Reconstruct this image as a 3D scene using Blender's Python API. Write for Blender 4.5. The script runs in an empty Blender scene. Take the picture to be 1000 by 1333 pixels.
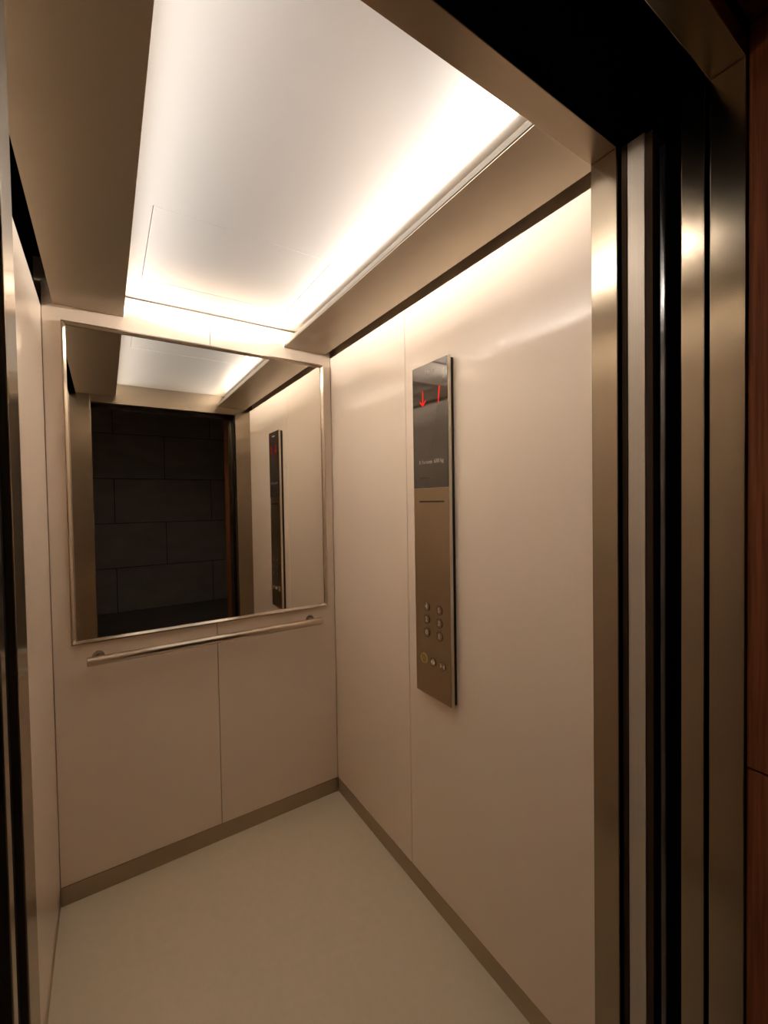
import bpy, bmesh, math
from mathutils import Matrix, Vector

S = bpy.context.scene
COL = S.collection

# ------------------------------------------------------------------ helpers
def box(bm, x0, x1, y0, y1, z0, z1, bev=0.0, seg=2):
    r = bmesh.ops.create_cube(bm, size=1.0)
    vs = r['verts']
    for v in vs:
        v.co = Vector(((x0 + x1) / 2 + v.co.x * (x1 - x0),
                       (y0 + y1) / 2 + v.co.y * (y1 - y0),
                       (z0 + z1) / 2 + v.co.z * (z1 - z0)))
    if bev > 0:
        es = list({e for v in vs for e in v.link_edges})
        bmesh.ops.bevel(bm, geom=es, offset=bev, segments=seg, affect='EDGES', profile=0.5)

def tube(bm, p0, p1, r0, r1=None, n=40, bev=0.0):
    """closed cylinder / cone between two points"""
    r1 = r0 if r1 is None else r1
    p0, p1 = Vector(p0), Vector(p1)
    d = p1 - p0
    q = d.to_track_quat('Z', 'Y').to_matrix().to_4x4()
    m = Matrix.Translation((p0 + p1) / 2) @ q
    r = bmesh.ops.create_cone(bm, cap_ends=True, segments=n, radius1=r0, radius2=r1, depth=d.length, matrix=m)
    if bev > 0:
        es = list({e for v in r['verts'] for e in v.link_edges if len(e.link_faces) == 2 and any(len(f.verts) > 4 for f in e.link_faces)})
        bmesh.ops.bevel(bm, geom=es, offset=bev, segments=3, affect='EDGES', profile=0.5)

def ring(bm, c, r_in, r_out, x0, x1, n=48):
    """ring with its axis along x"""
    vs = []
    for i in range(n):
        a = 2 * math.pi * i / n
        cy, cz = math.cos(a), math.sin(a)
        vs.append([bm.verts.new((x, c[0] + cy * r, c[1] + cz * r)) for x, r in ((x1, r_in), (x0, r_in), (x0, r_out), (x1, r_out))])
    for i in range(n):
        a, b = vs[i], vs[(i + 1) % n]
        for k in range(4):
            bm.faces.new((a[k], a[(k + 1) % 4], b[(k + 1) % 4], b[k]))

def prism_x(bm, pts, x0, x1):
    """polygon given in (y, z), extruded along x"""
    a = [bm.verts.new((x0, y, z)) for y, z in pts]
    b = [bm.verts.new((x1, y, z)) for y, z in pts]
    bm.faces.new(a); bm.faces.new(b[::-1])
    for i in range(len(pts)):
        j = (i + 1) % len(pts)
        bm.faces.new((a[i], b[i], b[j], a[j]))

def obj(name, bm, mat, parent=None, smooth=False):
    bmesh.ops.recalc_face_normals(bm, faces=bm.faces[:])
    me = bpy.data.meshes.new(name)
    bm.to_mesh(me); bm.free()
    me.materials.append(mat)
    if smooth:
        for p in me.polygons: p.use_smooth = True
        try: me.set_sharp_from_angle(angle=math.radians(35))
        except Exception: pass
    o = bpy.data.objects.new(name, me)
    COL.objects.link(o)
    if parent is not None:
        o.parent = parent
        o.matrix_parent_inverse = parent.matrix_basis.inverted()
    return o

def struct(name, bm, mat, label=None, cat=None, parent=None, smooth=False):
    o = obj(name, bm, mat, parent, smooth)
    if parent is None:
        o['kind'] = 'structure'
        if label: o['label'] = label
        if cat: o['category'] = cat
    return o

def thing(name, label, cat, loc, group=None):
    o = bpy.data.objects.new(name, None)
    o.location = loc; o.empty_display_size = 0.05
    COL.objects.link(o)
    o['label'] = label; o['category'] = cat
    if group: o['group'] = group
    return o

def tag(o, label, cat, group=None):
    o['label'] = label; o['category'] = cat
    if group: o['group'] = group
    return o

def B(): return bmesh.new()

# ---------------------------------------------------------------- materials
def new_mat(name):
    m = bpy.data.materials.new(name); m.use_nodes = True
    nt = m.node_tree; nt.nodes.clear()
    out = nt.nodes.new('ShaderNodeOutputMaterial')
    b = nt.nodes.new('ShaderNodeBsdfPrincipled')
    nt.links.new(b.outputs[0], out.inputs[0])
    return m, nt, b

def node(nt, t, **kw):
    n = nt.nodes.new(t)
    for k, v in kw.items(): setattr(n, k, v)
    return n

def plain(name, col, rough=0.5, metal=0.0, spec=0.5, coat=0.0, coat_r=0.1):
    m, nt, b = new_mat(name)
    b.inputs['Base Color'].default_value = (*col, 1)
    b.inputs['Roughness'].default_value = rough
    b.inputs['Metallic'].default_value = metal
    b.inputs['Specular IOR Level'].default_value = spec
    b.inputs['Coat Weight'].default_value = coat
    b.inputs['Coat Roughness'].default_value = coat_r
    return m

def panel_mat(name, col, rough, coat, coat_r, mottling=0.03, scale=(3, 3, 3), spec=0.5):
    m, nt, b = new_mat(name)
    tc = node(nt, 'ShaderNodeTexCoord')
    mp = node(nt, 'ShaderNodeMapping'); mp.inputs['Scale'].default_value = scale
    nz = node(nt, 'ShaderNodeTexNoise'); nz.inputs['Scale'].default_value = 1.0; nz.inputs['Detail'].default_value = 4
    nt.links.new(tc.outputs['Object'], mp.inputs[0]); nt.links.new(mp.outputs[0], nz.inputs['Vector'])
    mx = node(nt, 'ShaderNodeMix', data_type='RGBA')
    mx.inputs[6].default_value = (*[c * (1 - mottling) for c in col], 1)
    mx.inputs[7].default_value = (*[min(1, c * (1 + mottling)) for c in col], 1)
    nt.links.new(nz.outputs['Fac'], mx.inputs[0]); nt.links.new(mx.outputs[2], b.inputs['Base Color'])
    b.inputs['Roughness'].default_value = rough
    b.inputs['Specular IOR Level'].default_value = spec
    b.inputs['Coat Weight'].default_value = coat
    b.inputs['Coat Roughness'].default_value = coat_r
    return m

def brushed(name, col, rough, axis=(0, 0, 1), aniso=0.75, grain=(900, 900, 6), amount=0.06):
    """brushed metal: fine streaks along `axis`, reflection stretched across them"""
    m, nt, b = new_mat(name)
    tc = node(nt, 'ShaderNodeTexCoord')
    mp = node(nt, 'ShaderNodeMapping'); mp.inputs['Scale'].default_value = grain
    nz = node(nt, 'ShaderNodeTexNoise'); nz.inputs['Scale'].default_value = 1.0; nz.inputs['Detail'].default_value = 3
    nt.links.new(tc.outputs['Object'], mp.inputs[0]); nt.links.new(mp.outputs[0], nz.inputs['Vector'])
    mx = node(nt, 'ShaderNodeMix', data_type='RGBA')
    mx.inputs[6].default_value = (*[c * (1 - amount) for c in col], 1)
    mx.inputs[7].default_value = (*[min(1, c * (1 + amount)) for c in col], 1)
    nt.links.new(nz.outputs['Fac'], mx.inputs[0]); nt.links.new(mx.outputs[2], b.inputs['Base Color'])
    b.inputs['Metallic'].default_value = 1
    b.inputs['Roughness'].default_value = rough
    b.inputs['Anisotropic'].default_value = aniso
    cv = node(nt, 'ShaderNodeCombineXYZ')
    for i in range(3): cv.inputs[i].default_value = axis[i]
    nt.links.new(cv.outputs[0], b.inputs['Tangent'])
    return m

def emit(name, col, s):
    m = bpy.data.materials.new(name); m.use_nodes = True
    nt = m.node_tree; nt.nodes.clear()
    out = nt.nodes.new('ShaderNodeOutputMaterial'); e = nt.nodes.new('ShaderNodeEmission')
    e.inputs[0].default_value = (*col, 1); e.inputs[1].default_value = s
    nt.links.new(e.outputs[0], out.inputs[0])
    return m

M_PANEL = panel_mat('beige_laminate', (0.80, 0.675, 0.55), 0.45, 0.75, 0.09)
M_CEIL = panel_mat('satin_ceiling', (0.60, 0.585, 0.57), 0.30, 0.0, 0.22)
M_CEIL.node_tree.nodes['Principled BSDF'].inputs['Metallic'].default_value = 0.85
M_FLOOR = panel_mat('vinyl_floor', (0.66, 0.57, 0.42), 0.5, 0.1, 0.3, 0.05, (40, 40, 40))
M_STEEL_V = brushed('steel_vertical_brush', (0.33, 0.275, 0.205), 0.21, (1, 1, 0), 0.7, (900, 900, 6))
M_STEEL_H = brushed('steel_header', (0.34, 0.28, 0.21), 0.26, (0, 1, 1), 0.5, (6, 900, 900))
M_VAL = brushed('valance_steel', (0.33, 0.265, 0.19), 0.36, (0, 1, 0), 0.3, (900, 5, 900), 0.03)
M_VAL.node_tree.nodes['Principled BSDF'].inputs['Metallic'].default_value = 0.5
M_DOOR_EDGE = brushed('door_edge_steel', (0.62, 0.55, 0.46), 0.5, (1, 1, 0), 0.5, (1500, 1500, 4), 0.12)
M_DOOR_EDGE.node_tree.nodes['Principled BSDF'].inputs['Metallic'].default_value = 0.5
M_BASE = brushed('skirting_steel', (0.42, 0.33, 0.22), 0.4, (1, 0, 0), 0.0, (8, 8, 900))
M_BASE.node_tree.nodes['Principled BSDF'].inputs['Metallic'].default_value = 0.6
M_RAIL = brushed('rail_steel', (0.62, 0.53, 0.43), 0.24, (1, 0, 0), 0.3, (20, 60, 60), 0.015)
M_RAIL_END = plain('rail_cap', (0.30, 0.25, 0.19), 0.4, 1)
M_FRAME = brushed('frame_steel', (0.66, 0.58, 0.49), 0.2, (0, 0, 1), 0.0, (40, 40, 40), 0.015)
M_CHAN = plain('white_channel', (0.8, 0.78, 0.75), 0.6)
M_LIP = brushed('lip_aluminium', (0.30, 0.275, 0.24), 0.35, (0, 1, 0), 0.3, (900, 5, 900), 0.03)
M_MIRROR = plain('silvered_glass', (0.83, 0.80, 0.74), 0.004, 1)
M_BLACK = plain('black_void', (0.022, 0.018, 0.014), 0.9, 0, 0.05)
M_DARKEDGE = plain('brown_black_edge', (0.05, 0.03, 0.018), 0.8, 0, 0.08)
M_GLOSSBLK = plain('glossy_black', (0.012, 0.011, 0.012), 0.17, 0, 1.0)
M_GAP = plain('shadow_gap', (0.45, 0.36, 0.26), 0.7, 0, 0.2)
M_SEAM = plain('dark_joint', (0.05, 0.04, 0.03), 0.8, 0, 0.1)
M_MATT = plain('matt_black', (0.01, 0.008, 0.006), 1.0, 0, 0.0)
M_BODY = plain('black_housing', (0.012, 0.008, 0.005), 0.45)
M_COPGLASS = plain('smoked_glass', (0.045, 0.036, 0.028), 0.04, 0, 0.95)
M_COPSTEEL = brushed('bronze_steel', (0.46, 0.37, 0.26), 0.34, (1, 1, 0), 0.5, (900, 900, 6))
M_COPEDGE = plain('polished_edge', (0.68, 0.64, 0.56), 0.3, 1)
M_BUTTON = plain('button_steel', (0.42, 0.35, 0.27), 0.28, 1)
M_BRING = plain('button_rim', (0.16, 0.12, 0.08), 0.35, 1)
M_GLYPH = plain('pale_glyph', (0.85, 0.76, 0.68), 0.5)
M_YELLOW = plain('yellow_ring', (0.62, 0.48, 0.12), 0.4)
M_SLOT = plain('slot_black', (0.012, 0.007, 0.003), 0.7)
M_PRINT = plain('printed_grey', (0.30, 0.26, 0.22), 0.5)
M_RED = emit('red_led', (1.0, 0.025, 0.012), 0.38)
M_LED = emit('warm_led', (1.0, 0.91, 0.82), 6.0)
M_SILL = brushed('sill_aluminium', (0.5, 0.47, 0.42), 0.35, (1, 0, 0), 0.5, (6, 900, 900))

def wood_mat():
    m, nt, b = new_mat('dark_red_wood')
    tc = node(nt, 'ShaderNodeTexCoord')
    mp = node(nt, 'ShaderNodeMapping'); mp.inputs['Scale'].default_value = (55, 55, 1.6)
    nz = node(nt, 'ShaderNodeTexNoise'); nz.inputs['Scale'].default_value = 3.0; nz.inputs['Detail'].default_value = 6
    nz.inputs['Distortion'].default_value = 0.4
    nt.links.new(tc.outputs['Object'], mp.inputs[0]); nt.links.new(mp.outputs[0], nz.inputs['Vector'])
    cr = node(nt, 'ShaderNodeValToRGB')
    cr.color_ramp.elements[0].position = 0.33; cr.color_ramp.elements[0].color = (0.15, 0.048, 0.021, 1)
    cr.color_ramp.elements[1].position = 0.68; cr.color_ramp.elements[1].color = (0.30, 0.10, 0.044, 1)
    nt.links.new(nz.outputs['Fac'], cr.inputs[0]); nt.links.new(cr.outputs[0], b.inputs['Base Color'])
    bp = node(nt, 'ShaderNodeBump'); bp.inputs['Strength'].default_value = 0.15; bp.inputs['Distance'].default_value = 0.002
    nt.links.new(nz.outputs['Fac'], bp.inputs['Height']); nt.links.new(bp.outputs[0], b.inputs['Normal'])
    b.inputs['Roughness'].default_value = 0.6
    b.inputs['Specular IOR Level'].default_value = 0.12
    return m
M_WOOD = wood_mat()

def stone_mat():
    m, nt, b = new_mat('dark_grey_tile')
    tc = node(nt, 'ShaderNodeTexCoord')
    mp = node(nt, 'ShaderNodeMapping'); mp.inputs['Scale'].default_value = (1.2, 1.2, 3.0)
    nz = node(nt, 'ShaderNodeTexNoise'); nz.inputs['Scale'].default_value = 2.5; nz.inputs['Detail'].default_value = 7
    nt.links.new(tc.outputs['Object'], mp.inputs[0]); nt.links.new(mp.outputs[0], nz.inputs['Vector'])
    cr = node(nt, 'ShaderNodeValToRGB')
    cr.color_ramp.elements[0].position = 0.3; cr.color_ramp.elements[0].color = (0.50, 0.46, 0.44, 1)
    cr.color_ramp.elements[1].position = 0.75; cr.color_ramp.elements[1].color = (0.64, 0.59, 0.56, 1)
    nt.links.new(nz.outputs['Fac'], cr.inputs[0]); nt.links.new(cr.outputs[0], b.inputs['Base Color'])
    b.inputs['Roughness'].default_value = 0.4
    return m
M_TILE = stone_mat()
M_GROUT = plain('tile_grout', (0.035, 0.03, 0.028), 0.8)
M_LFLOOR = panel_mat('landing_stone', (0.34, 0.31, 0.28), 0.45, 0, 0.2, 0.15, (3, 3, 3))
M_LWALL = plain('landing_plaster', (0.16, 0.145, 0.13), 0.8)

# --------------------------------------------------------------- dimensions
LED_A, LED_B = 0.067, 0.0445
LED_W, LED_SPREAD, LED_TILT = 5.0, 85.0, -0.04
XL, XR = -0.168, 0.934          # cab side walls
YB, YF = 1.896, 0.500           # back wall, inner face of the front returns
ZC = 2.220                      # ceiling
ZP = 2.128                      # top of the side panels
ZV = 2.140                      # underside of the dropped side panels
JL, JR = -0.062, 0.828          # door opening
YJ = 0.448                      # outer face of the front returns
ZH = 2.092                      # head of the opening

# --------------------------------------------------------------- cab shell
bm = B(); box(bm, XL - 0.03, XR + 0.03, YF - 0.0, YB + 0.03, -0.03, 0.0)
struct('floor', bm, M_FLOOR, 'beige smooth vinyl floor of the lift cab', 'floor')

g = 0.0012
def wall_panels(bm, rects, axis, at, depth, sgn):
    for a0, a1, z0, z1 in rects:
        if axis == 'y':
            box(bm, a0, a1, min(at, at + sgn * depth), max(at, at + sgn * depth), z0, z1, 0.0012)
        else:
            box(bm, min(at, at + sgn * depth), max(at, at + sgn * depth), a0, a1, z0, z1, 0.0012)

SB = 0.384                      # centre joint of the back wall
bm = B(); wall_panels(bm, [(XL + 0.001, SB - g, 0.072, ZC - 0.004), (SB + g, XR - 0.001, 0.072, ZC - 0.004)], 'y', YB, 0.018, 1)
wb = struct('wall_back', bm, M_PANEL, 'beige laminate back wall behind the mirror, joint down its middle', 'wall')
bm = B(); box(bm, XL - 0.03, XR + 0.03, YB + 0.019, YB + 0.04, 0, 2.30)
obj('backing', bm, M_GAP, wb)

SY = 1.282
bm = B(); wall_panels(bm, [(YF, SY - g, 0.072, ZP), (SY + g, YB, 0.072, ZP)], 'x', XR, 0.018, 1)
wr = struct('wall_right', bm, M_PANEL, 'beige laminate side wall carrying the control panel', 'wall')
bm = B(); box(bm, XR + 0.019, XR + 0.05, YF, YB + 0.02, 0, 2.30)
obj('backing', bm, M_GAP, wr)

bm = B(); wall_panels(bm, [(YF, YB, 0.072, ZP)], 'x', XL, 0.018, -1)
wl = struct('wall_left', bm, M_PANEL, 'bare glossy beige laminate side wall, seen at a grazing angle', 'wall')
bm = B(); box(bm, XL - 0.05, XL - 0.019, YF, YB + 0.02, 0, 2.30)
obj('backing', bm, M_MATT, wl)  # painted black to darken the gap above the side panel

# skirting, set back a little below the panels
def base(name, x0, x1, y0, y1, label):
    bm = B(); box(bm, x0, x1, y0, y1, 0.0, 0.0685, 0.0008)
    struct(name, bm, M_BASE, label, 'baseboard')
base('baseboard_back', XL + 0.001, XR - 0.001, YB + 0.003, YB + 0.017, 'brushed steel skirting under the back wall panels')
base('baseboard_right', XR + 0.002, XR + 0.017, YF, YB, 'brushed steel skirting under the wall with the control panel')
base('baseboard_left', XL - 0.017, XL - 0.002, YF, YB, 'brushed steel skirting under the bare side wall')

# ceiling with an escape hatch let into it
hx0, hx1, hy0, hy1 = 0.129, 0.645, 1.289, 1.716
bm = B()
e = 0.0020
cx0, cx1, cy0, cy1 = -0.134, 0.904, YF - 0.05, YB - 0.001
zt = ZC + 0.02
for r in ((cx0, hx0 - e, cy0, cy1), (hx1 + e, cx1, cy0, cy1), (hx0 - e, hx1 + e, cy0, hy0 - e), (hx0 - e, hx1 + e, hy1 + e, cy1)):
    box(bm, r[0], r[1], r[2], r[3], ZC, zt)
ce = struct('ceiling', bm, M_CEIL, 'satin pale metal ceiling washed by light from both sides', 'ceiling')
bm = B(); box(bm, hx0, hx1, hy0, hy1, ZC + 0.0002, ZC + 0.018, 0.0006)
obj('hatch_panel', bm, M_CEIL, ce)
bm = B(); box(bm, cx0, cx1, cy0, cy1, zt + 0.001, zt + 0.02)
obj('backing', bm, M_SEAM, ce)
bm = B(); box(bm, XL - 0.06, XR + 0.06, YF, YB + 0.04, 2.301, 2.32)
obj('added_black_lid', bm, M_MATT, ce)  # unseen black lid added to keep the gaps by the walls dark

# front wall: two returns and a header
bm = B()
box(bm, XL - 0.03, JL, YJ, YF, 0, ZC + 0.04, 0.0012)
box(bm, JR, XR + 0.03, YJ, YF, 0, ZC + 0.04, 0.0012)
wf = struct('wall_front', bm, M_STEEL_V, 'brushed steel front returns either side of the lift doorway', 'wall')
bm = B(); box(bm, JL + 0.0006, JR - 0.0006, YJ, YF, ZH, ZC + 0.04, 0.0012)
obj('header', bm, M_STEEL_H, wf)

# ----------------------------------------------- dropped side ceiling trays
def valance(x_in, x_out, label, s):
    t = thing('ceiling_side_tray', label, 'ceiling panel', ((x_in + x_out) / 2, (YF + YB) / 2, ZV), 'steel trays hanging along both sides of the lift ceiling')
    bm = B()
    box(bm, min(x_in, x_out), max(x_in, x_out), YF + 0.001, YB - 0.001, ZV, ZV + 0.006, 0.0006)
    box(bm, min(x_out, x_out - s * 0.003), max(x_out, x_out - s * 0.003), YF + 0.002, YB - 0.002, ZV + 0.0065, ZC - 0.0005)  # unseen outer upstand, added to keep strip light out of the wall gap
    obj('tray', bm, M_VAL, t)
    bm = B()
    box(bm, min(x_in, x_in + s * 0.004), max(x_in, x_in + s * 0.004), YF + 0.002, YB - 0.002, ZV + 0.0015, ZV + 0.021, 0.0005)
    obj('lip', bm, M_LIP, t)
    return t
valance(0.702, 0.904, 'dropped steel ceiling tray above the control panel side, pale edge towards the light', 1)
valance(0.077, -0.134, 'dropped brown steel ceiling tray above the bare wall beside the mirror corner', -1)

def led(xc, s, label):
    """channel profile put unseen on the tray to shape the light, open towards the middle of the cab, with the glowing strip in it"""
    t = thing('led_strip_light', label, 'light', (xc, (YF + YB) / 2, ZC - 0.055), 'light strips hidden behind the tray edges')
    y0, y1 = YF + 0.01, YB - 0.01
    za, zb = ZC - LED_A, ZC - LED_B
    bm = B()
    def bx(a0, a1, c0, c1): box(bm, min(xc + s * a0, xc + s * a1), max(xc + s * a0, xc + s * a1), y0, y1, c0, c1)
    bx(0.004, 0.010, za - 0.003, zb + 0.002); bx(-0.004, 0.010, zb + 0.0002, zb + 0.002); bx(-0.002, 0.010, za - 0.003, za - 0.0002)
    bx(0.004, 0.010, ZV + 0.007, za - 0.003)
    obj('added_channel', bm, M_CHAN, t)
    bm = B(); bx(0.0, 0.0035, za, zb)
    obj('glowing_strip', bm, M_LED, t)
    la = bpy.data.lights.new('lamp', 'AREA'); la.shape = 'RECTANGLE'; la.size = y1 - y0; la.size_y = LED_A - LED_B - 0.002
    la.energy = LED_W; la.color = (1.0, 0.91, 0.82); la.spread = math.radians(LED_SPREAD)
    lo = bpy.data.objects.new('lamp', la); COL.objects.link(lo)
    xm = Vector((0, 1, 0)); zm = Vector((s, 0, 0)).normalized(); zm = (zm + Vector((0, 0, LED_TILT))).normalized(); ym = zm.cross(xm)
    mw = Matrix(((xm.x, ym.x, zm.x, xc - s * 0.001), (xm.y, ym.y, zm.y, (y0 + y1) / 2), (xm.z, ym.z, zm.z, (za + zb) / 2), (0, 0, 0, 1)))
    lo.parent = t; lo.matrix_parent_inverse = t.matrix_basis.inverted(); lo.matrix_basis = mw
led(0.764, 1, 'warm light strip hidden on the ceiling tray of the control panel side')
led(0.020, -1, 'warm light strip hidden on the ceiling tray of the bare wall side')

# ------------------------------------------------------------------- mirror
mx0, mx1, mz0, mz1 = -0.114, 0.889, 0.935, 2.086
t = thing('wall_mirror', 'large framed mirror on the back wall above the handrail', 'mirror', ((mx0 + mx1) / 2, YB, mz0))
fw, fp = 0.013, 0.020
bm = B()
prof = [(0.0, 0.0), (0.0, fp - 0.004), (0.002, fp), (0.006, fp), (fw, 0.009), (fw, 0.0)]   # (inset, proud)
rings = []
for ins, pr in prof:
    rings.append([bm.verts.new((x, YB - 0.0005 - pr, z)) for x, z in
                  ((mx0 + ins, mz0 + ins), (mx1 - ins, mz0 + ins), (mx1 - ins, mz1 - ins), (mx0 + ins, mz1 - ins))])
for i in range(len(rings)):
    a, b = rings[i], rings[(i + 1) % len(rings)]
    for k in range(4):
        l = (k + 1) % 4
        bm.faces.new((a[k], a[l], b[l], b[k]))
obj('frame', bm, M_FRAME, t)
bm = B(); box(bm, mx0 + fw - 0.001, mx1 - fw + 0.001, YB - 0.006, YB - 0.001, mz0 + fw - 0.001, mz1 - fw + 0.001)
obj('mirror_glass', bm, M_MIRROR, t)

# ----------------------------------------------------------------- handrail
yr, zr, rr = 1.838, 0.880, 0.0165
t = thing('handrail', 'brushed steel tube handrail on the back wall below the mirror', 'handrail', (0.383, YB, zr))
bm = B(); tube(bm, (-0.066, yr, zr), (0.834, yr, zr), rr, n=56, bev=0.0012)
obj('rail', bm, M_RAIL, t, True)
for x in (-0.066, 0.834):
    s = -1 if x < 0 else 1
    bm = B(); tube(bm, (x, yr, zr), (x + s * 0.0015, yr, zr), rr - 0.0015, n=40)
    obj('end_cap', bm, M_RAIL_END, t, True)
for x in (-0.034, 0.800):
    bm = B(); tube(bm, (x, yr + 0.008, zr), (x, YB - 0.004, zr), 0.011, n=32)
    tube(bm, (x, YB - 0.008, zr), (x, YB - 0.0002, zr), 0.020, n=40, bev=0.002)
    obj('bracket', bm, M_RAIL_END, t, True)

# ------------------------------------------------------------ control panel
py0, py1, pz0, pz1 = 1.020, 1.203, 0.770, 1.887
XF = XR - 0.026
t = thing('control_panel', 'tall narrow lift control panel with dark glass top and bronze button field', 'control panel', (XR, (py0 + py1) / 2, pz0))
bm = B(); box(bm, XF + 0.013, XR + 0.0005, py0 + 0.004, py1 - 0.004, pz0 + 0.004, pz1 - 0.004)
obj('housing', bm, M_BODY, t)
bm = B(); box(bm, XF + 0.0006, XF + 0.0125, py0, py1, pz0, pz1, 0.001)
obj('edge_trim', bm, M_COPEDGE, t)
zs = 1.474
bm = B(); box(bm, XF - 0.0010, XF + 0.0020, py0 + 0.0015, py1 - 0.0012, pz0 + 0.0015, zs - 0.0006, 0.0004)
obj('button_plate', bm, M_COPSTEEL, t)
bm = B(); box(bm, XF - 0.0012, XF + 0.0020, py0 + 0.0015, py1 - 0.0012, zs + 0.0006, pz1 - 0.0015, 0.0004)
gl = obj('display_glass', bm, M_COPGLASS, t)
FX = XF - 0.0012
bm = B(); box(bm, XF - 0.0016, XF - 0.0009, 1.044, 1.171, 1.4265, 1.4315)
obj('speaker_slot', bm, M_SLOT, t)

def text_mesh(name, s, size, yc, zc, x, mat, parent, shear=0.0, ext=0.0003, sx=1.0, bold=0.0):
    """lettering on a plane facing -x; text runs towards -y"""
    cu = bpy.data.curves.new('lettering', 'FONT')
    cu.body = s; cu.size = size; cu.align_x = 'CENTER'; cu.align_y = 'CENTER'
    cu.extrude = ext; cu.shear = shear; cu.offset = bold; cu.resolution_u = 3
    tmp = bpy.data.objects.new('lettering', cu); COL.objects.link(tmp)
    bpy.context.view_layer.update()
    dg = bpy.context.evaluated_depsgraph_get()
    me = bpy.data.meshes.new_from_object(tmp.evaluated_get(dg))
    bpy.data.objects.remove(tmp); bpy.data.curves.remove(cu)
    for v in me.vertices:
        a, b, c = v.co
        v.co = (x - c - ext, yc - a * sx, zc + b)
    me.materials.clear(); me.materials.append(mat)
    o = bpy.data.objects.new(name, me); COL.objects.link(o)
    o.parent = parent; o.matrix_parent_inverse = parent_world(parent).inverted()
    return o

def parent_world(p):
    m = p.matrix_basis.copy()
    q = p
    while q.parent is not None:
        m = q.parent.matrix_basis @ q.matrix_parent_inverse @ m
        q = q.parent
    return m

# children of children need the full chain
def sub(name, bm, mat, parent, smooth=False):
    o = obj(name, bm, mat, None, smooth)
    o.parent = parent; o.matrix_parent_inverse = parent_world(parent).inverted()
    return o

bm = B(); box(bm, FX - 0.0003, FX + 0.0001, 1.060, 1.166, 1.507, 1.5095)
sub('glass_slot', bm, M_SLOT, gl)

text_mesh('maker_lettering', 'Schindler', 0.0135, 1.110, 1.8575, FX, M_GLYPH, gl, 0.35)
text_mesh('load_lettering', '8 Persons  630 kg', 0.0175, 1.107, 1.561, FX, M_PRINT, gl, 0.0, 0.0002, 1.0, 0.0004)

# red display: arrow down and the figure 1
bm = B()
ya, za0, za1 = 1.146, 1.800, 1.748
hw = 0.0022
x0, x1 = FX - 0.0004, FX + 0.0001
prism_x(bm, [(ya - hw, za0), (ya + hw, za0), (ya + hw, za1 + 0.004), (ya - hw, za1 + 0.004)], x0, x1)
for s in (1, -1):
    prism_x(bm, [(ya, za1), (ya, za1 + 0.006), (ya + s * 0.0135, za1 + 0.0200), (ya + s * 0.0165, za1 + 0.0165)], x0, x1)
sub('down_arrow', bm, M_RED, gl)
bm = B()
prism_x(bm, [(1.0575, 1.800), (1.0625, 1.800), (1.0685, 1.747), (1.0640, 1.747)], x0, x1)
sub('floor_digit', bm, M_RED, gl)

PX = XF - 0.0010
def button(yc, zc, r, glyph=None, kind='num'):
    bm = B()
    tube(bm, (PX + 0.0006, yc, zc), (PX - 0.0028, yc, zc), r - 0.0018, n=40, bev=0.0009)
    b = obj('button', bm, M_BUTTON if kind != 'alarm' else M_COPSTEEL, t, True)
    bm = B(); ring(bm, (yc, zc), r - 0.0014, r + (0.0028 if kind == 'alarm' else 0.0), PX - (0.0026 if kind == 'alarm' else 0.0016), PX + 0.0003)
    sub('button_ring', bm, M_YELLOW if kind == 'alarm' else M_BRING, b, True)
    fx = PX - 0.0028
    if kind == 'num':
        text_mesh('numeral', glyph, 0.021, yc, zc, fx, M_GLYPH, b, 0, 0.0003, 1.0, 0.0003)
    else:
        bm = B(); x0, x1 = fx - 0.0006, fx + 0.0001
        if kind == 'alarm':
            tube(bm, (x0, yc, zc - 0.002), (x1, yc, zc - 0.002), 0.0062, n=24)
            prism_x(bm, [(yc - 0.0085, zc - 0.0085), (yc + 0.0085, zc - 0.0085), (yc + 0.004, zc + 0.001), (yc - 0.004, zc + 0.001)], x0, x1)
            prism_x(bm, [(yc - 0.003, zc + 0.001), (yc + 0.003, zc + 0.001), (yc, zc + 0.010)], x0, x1)
            sub('bell_symbol', bm, M_YELLOW, b)
        else:
            a = 1 if kind == 'open' else -1
            for s in (1, -1):
                tip = yc + s * (0.0110 if a > 0 else 0.0018)
                bas = yc + s * (0.0018 if a > 0 else 0.0110)
                prism_x(bm, [(tip, zc), (bas, zc + 0.0085), (bas, zc - 0.0085)], x0, x1)
            sub('open_symbol' if kind == 'open' else 'close_symbol', bm, M_GLYPH, b)
    return b
for (yc, zc, gph) in ((1.139, 1.074, '4'), (1.074, 1.073, '5'), (1.139, 1.030, '2'), (1.074, 1.030, '3'), (1.139, 0.986, '0'), (1.074, 0.987, '1')):
    button(yc, zc, 0.0155, gph)
button(1.157, 0.893, 0.0150, kind='alarm')
button(1.108, 0.893, 0.0145, kind='open')
button(1.060, 0.893, 0.0145, kind='close')

# ------------------------------------------------------- doors and thresholds
# open sliding doors stand in the slot right of the opening
t = thing('lift_cab_door', 'open cab door panel, pale brushed leading edge beside the front return', 'door', (0.90, 0.419, 0.0))
bm = B(); box(bm, 0.839, 1.30, 0.4035, 0.4345, 0.012, 2.094, 0.001)
obj('door_panel', bm, M_DOOR_EDGE, t)
bm = B(); box(bm, 0.8405, 1.30, 0.3905, 0.4030, 0.012, 2.090, 0.001)
obj('door_back_rail', bm, M_DARKEDGE, t)
bm = B(); box(bm, 0.8375, 1.30, 0.4350, 0.4445, 0.012, 2.094)
obj('dark_gap_fill', bm, M_DARKEDGE, t)  # dark fill standing in for the shaded gap beside the front return
bm = B(); box(bm, 0.852, 1.0, 0.3740, 0.3860, 0.02, 2.06, 0.0025, 4)
obj('black_guide', bm, M_GLOSSBLK, t, True)

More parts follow.
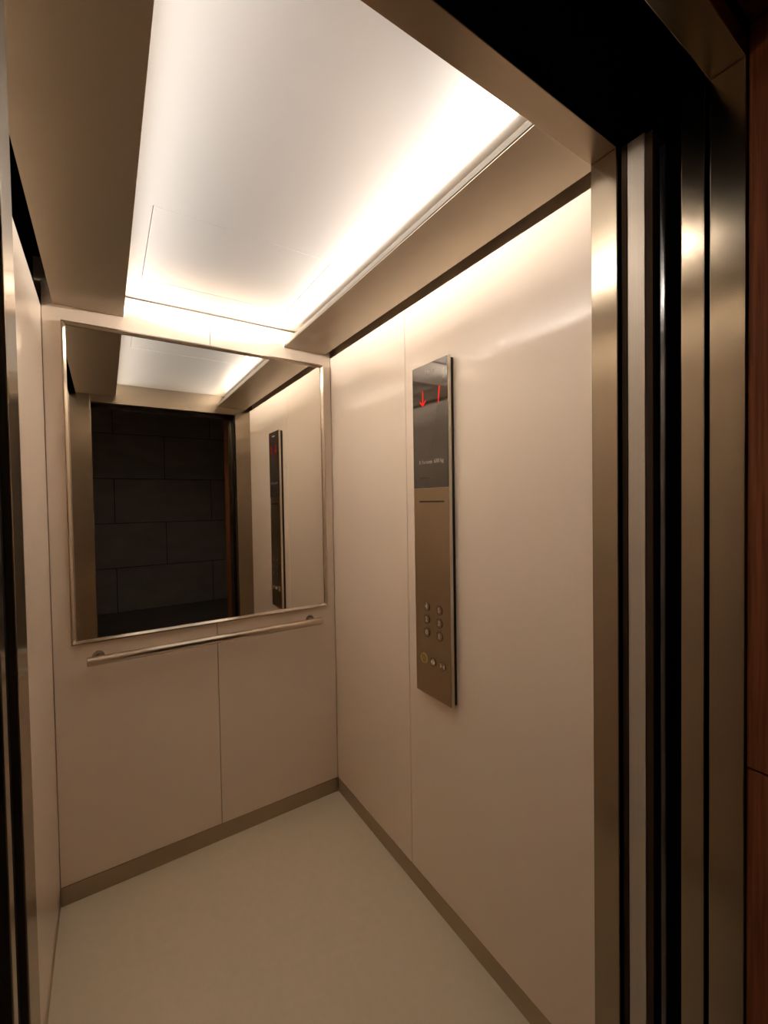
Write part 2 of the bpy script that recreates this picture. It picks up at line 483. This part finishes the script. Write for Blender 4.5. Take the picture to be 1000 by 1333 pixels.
t = thing('landing_door', 'open landing door panel, steel leading edge next to the outer door frame', 'door', (0.90, 0.3225, 0.0))
bm = B(); box(bm, 0.829, 1.30, 0.306, 0.3405, 0.012, 2.110, 0.0012)
obj('door_panel', bm, M_STEEL_V, t)

# left side: closing post of the cab and the landing
t = thing('door_closing_post', 'thin bright door closing strip between blocks painted black for the shaded recesses', 'door post', (JL - 0.05, 0.41, 0.0))
bm = B(); box(bm, JL - 0.12, JL - 0.006, 0.4075, YJ - 0.001, 0, 2.2); box(bm, JL - 0.12, JL - 0.012, 0.3465, 0.3905, 0, 2.2)
obj('post', bm, M_BLACK, t)  # black blocks put in for the shaded recesses either side of the strip
bm = B(); box(bm, JL - 0.10, JL - 0.001, 0.3915, 0.4068, 0.01, 2.094, 0.001)
obj('strip', bm, M_STEEL_V, t)

# outer door frame (architrave)
bm = B()
box(bm, JR, JR + 0.03, 0.252, 0.299, 0, 2.125, 0.0012)
box(bm, JL - 0.03, JL, 0.252, 0.345, 0, 2.125, 0.0012)
df = struct('door_1', bm, M_STEEL_V, 'brushed steel outer frame of the landing doorway', 'door frame')
bm = B(); box(bm, JL + 0.0005, JR - 0.0005, 0.252, 0.299, ZH + 0.002, 2.125, 0.0012)
obj('door_head', bm, M_STEEL_H, df)

# shaft voids around the doors
for dims in ((1.32, 1.36, 0.25, 0.50, 0, 2.6),
             (0.965, 1.36, 0.449, 0.50, 0, 2.6),
             (0.86, 1.36, 0.255, 0.300, 0, 2.6),
             (-0.30, JL - 0.031, 0.255, 0.345, 0, 2.6),
             (-0.30, -0.20, 0.345, 0.447, 0, 2.6),
             (-0.30, 1.36, 0.255, 0.50, 2.6, 2.64),
             (-0.30, 1.36, YJ - 0.002, YJ - 0.0005, 2.13, 2.6),
             (-0.30, 1.36, 0.300, 0.304, 2.126, 2.6)):
    bm = B(); box(bm, *dims)
    struct('wall_shaft', bm, M_BLACK, 'black shaft lining around the door slots', 'wall')
bm = B(); box(bm, XL, 1.30, 0.375, YF - 0.001, -0.03, -0.001)
for y in (0.398, 0.420): box(bm, XL, 1.30, y - 0.004, y + 0.004, -0.0009, 0.0005)
tag(obj('door_sill', bm, M_SILL), 'grooved aluminium threshold on the cab side of the gap', 'threshold')
bm = B(); box(bm, XL, 1.30, 0.252, 0.345, -0.03, -0.001)
for y in (0.312, 0.334): box(bm, XL, 1.30, y - 0.004, y + 0.004, -0.0009, 0.0005)
tag(obj('door_sill', bm, M_SILL), 'grooved aluminium threshold on the landing side of the gap', 'threshold')

# ------------------------------------------------------------------ landing
LX0, LX1, LY, LZ = -1.9, 2.9, -3.0, 2.75
bm = B(); box(bm, LX0 - 0.1, LX1 + 0.1, LY - 0.1, 0.251, -0.05, -0.001)
struct('floor_landing', bm, M_LFLOOR, 'dark stone floor of the landing outside the lift', 'floor')
bm = B(); box(bm, LX0 - 0.1, LX1 + 0.1, LY - 0.1, 0.251, LZ, LZ + 0.05)
struct('ceiling_landing', bm, M_LWALL, 'unlit ceiling of the landing', 'ceiling')
bm = B(); box(bm, LX0 - 0.1, LX0, LY, 0.1, 0, LZ)
struct('wall_landing_left', bm, M_LWALL, 'unlit end wall of the landing', 'wall')
bm = B(); box(bm, LX1, LX1 + 0.1, LY, 0.1, 0, LZ)
struct('wall_landing_right', bm, M_LWALL, 'unlit far end wall of the landing', 'wall')
bm = B()
gg = 0.004
for k in range(5):
    off = 0.11 if k % 2 == 0 else 0.72
    z0, z1 = 0.6 * k, min(0.6 * k + 0.6, LZ)
    n = -3
    while off + 1.22 * n < LX1:
        a, b = max(off + 1.22 * n, LX0), min(off + 1.22 * (n + 1), LX1)
        if b > a + 0.02: box(bm, a + gg, b - gg, LY, LY + 0.012, z0 + gg, z1 - gg, 0.002, 1)
        n += 1
wt = struct('wall_tiled', bm, M_TILE, 'dark grey tiled wall facing the lift, seen only in the mirror', 'wall')
bm = B(); box(bm, LX0, LX1, LY - 0.05, LY + 0.006, 0, LZ)
obj('grout', bm, M_GROUT, wt)

# wood cladding around the lift opening: boards with a horizontal joint
WY0, WY1 = 0.10, 0.2505
ZJ = 1.005
bm = B()
for (z0, z1) in ((0.0, ZJ - 0.002), (ZJ + 0.002, 2.14)):
    box(bm, JR + 0.004, JR + 0.9, WY0, WY1, z0, z1, 0.001)
    box(bm, JL - 0.9, JL - 0.004, WY0, WY1, z0, z1, 0.001)
box(bm, JR + 0.904, LX1, WY0, WY1, 0, LZ, 0.001)
box(bm, LX0, JL - 0.904, WY0, WY1, 0, LZ, 0.001)
box(bm, JL - 0.9, JR + 0.9, WY0, WY1, 2.144, LZ, 0.001)
wc = struct('wall_wood', bm, M_WOOD, 'dark red-brown wood cladding around the landing doorway', 'wall')
bm = B(); box(bm, JR + 0.008, JR + 0.89, WY0 + 0.004, WY1 - 0.0005, 0.01, 2.15); box(bm, JL - 0.89, JL - 0.008, WY0 + 0.004, WY1 - 0.0005, 0.01, 2.15)
obj('backing', bm, M_BLACK, wc)

# ------------------------------------------------------------------- camera
yaw, pitch, roll, F = 0.575886288, -0.0232475360, -0.0160916377, 559.254
cy, sy, cp, sp = math.cos(yaw), math.sin(yaw), math.cos(pitch), math.sin(pitch)
f = Vector((sy * cp, cy * cp, sp)); r = Vector((cy, -sy, 0)); u = r.cross(f)
c, s = math.cos(roll), math.sin(roll)
r2 = c * r + s * u; u2 = -s * r + c * u
m = Matrix(((r2.x, u2.x, -f.x, 0.0), (r2.y, u2.y, -f.y, 0.0), (r2.z, u2.z, -f.z, 1.43), (0, 0, 0, 1)))
cam = bpy.data.cameras.new('camera'); cam.sensor_fit = 'HORIZONTAL'; cam.sensor_width = 36.0
cam.lens = 36.0 * F / 1000.0; cam.clip_start = 0.01; cam.clip_end = 50
co = bpy.data.objects.new('camera', cam); COL.objects.link(co); co.matrix_world = m
S.camera = co

# -------------------------------------------------------------- world, view
wd = bpy.data.worlds.new('dark'); S.world = wd; wd.use_nodes = True
bgn = wd.node_tree.nodes.get('Background')
bgn.inputs[0].default_value = (0.0, 0.0, 0.0, 1); bgn.inputs[1].default_value = 0
S.view_settings.view_transform = 'Standard'; S.view_settings.look = 'None'
S.view_settings.gamma = 1; S.view_settings.use_curve_mapping = False
S.view_settings.exposure = 1.65
try:
    S.cycles.max_bounces = 16; S.cycles.diffuse_bounces = 10; S.cycles.glossy_bounces = 8
    S.cycles.sample_clamp_indirect = 6
except Exception: pass
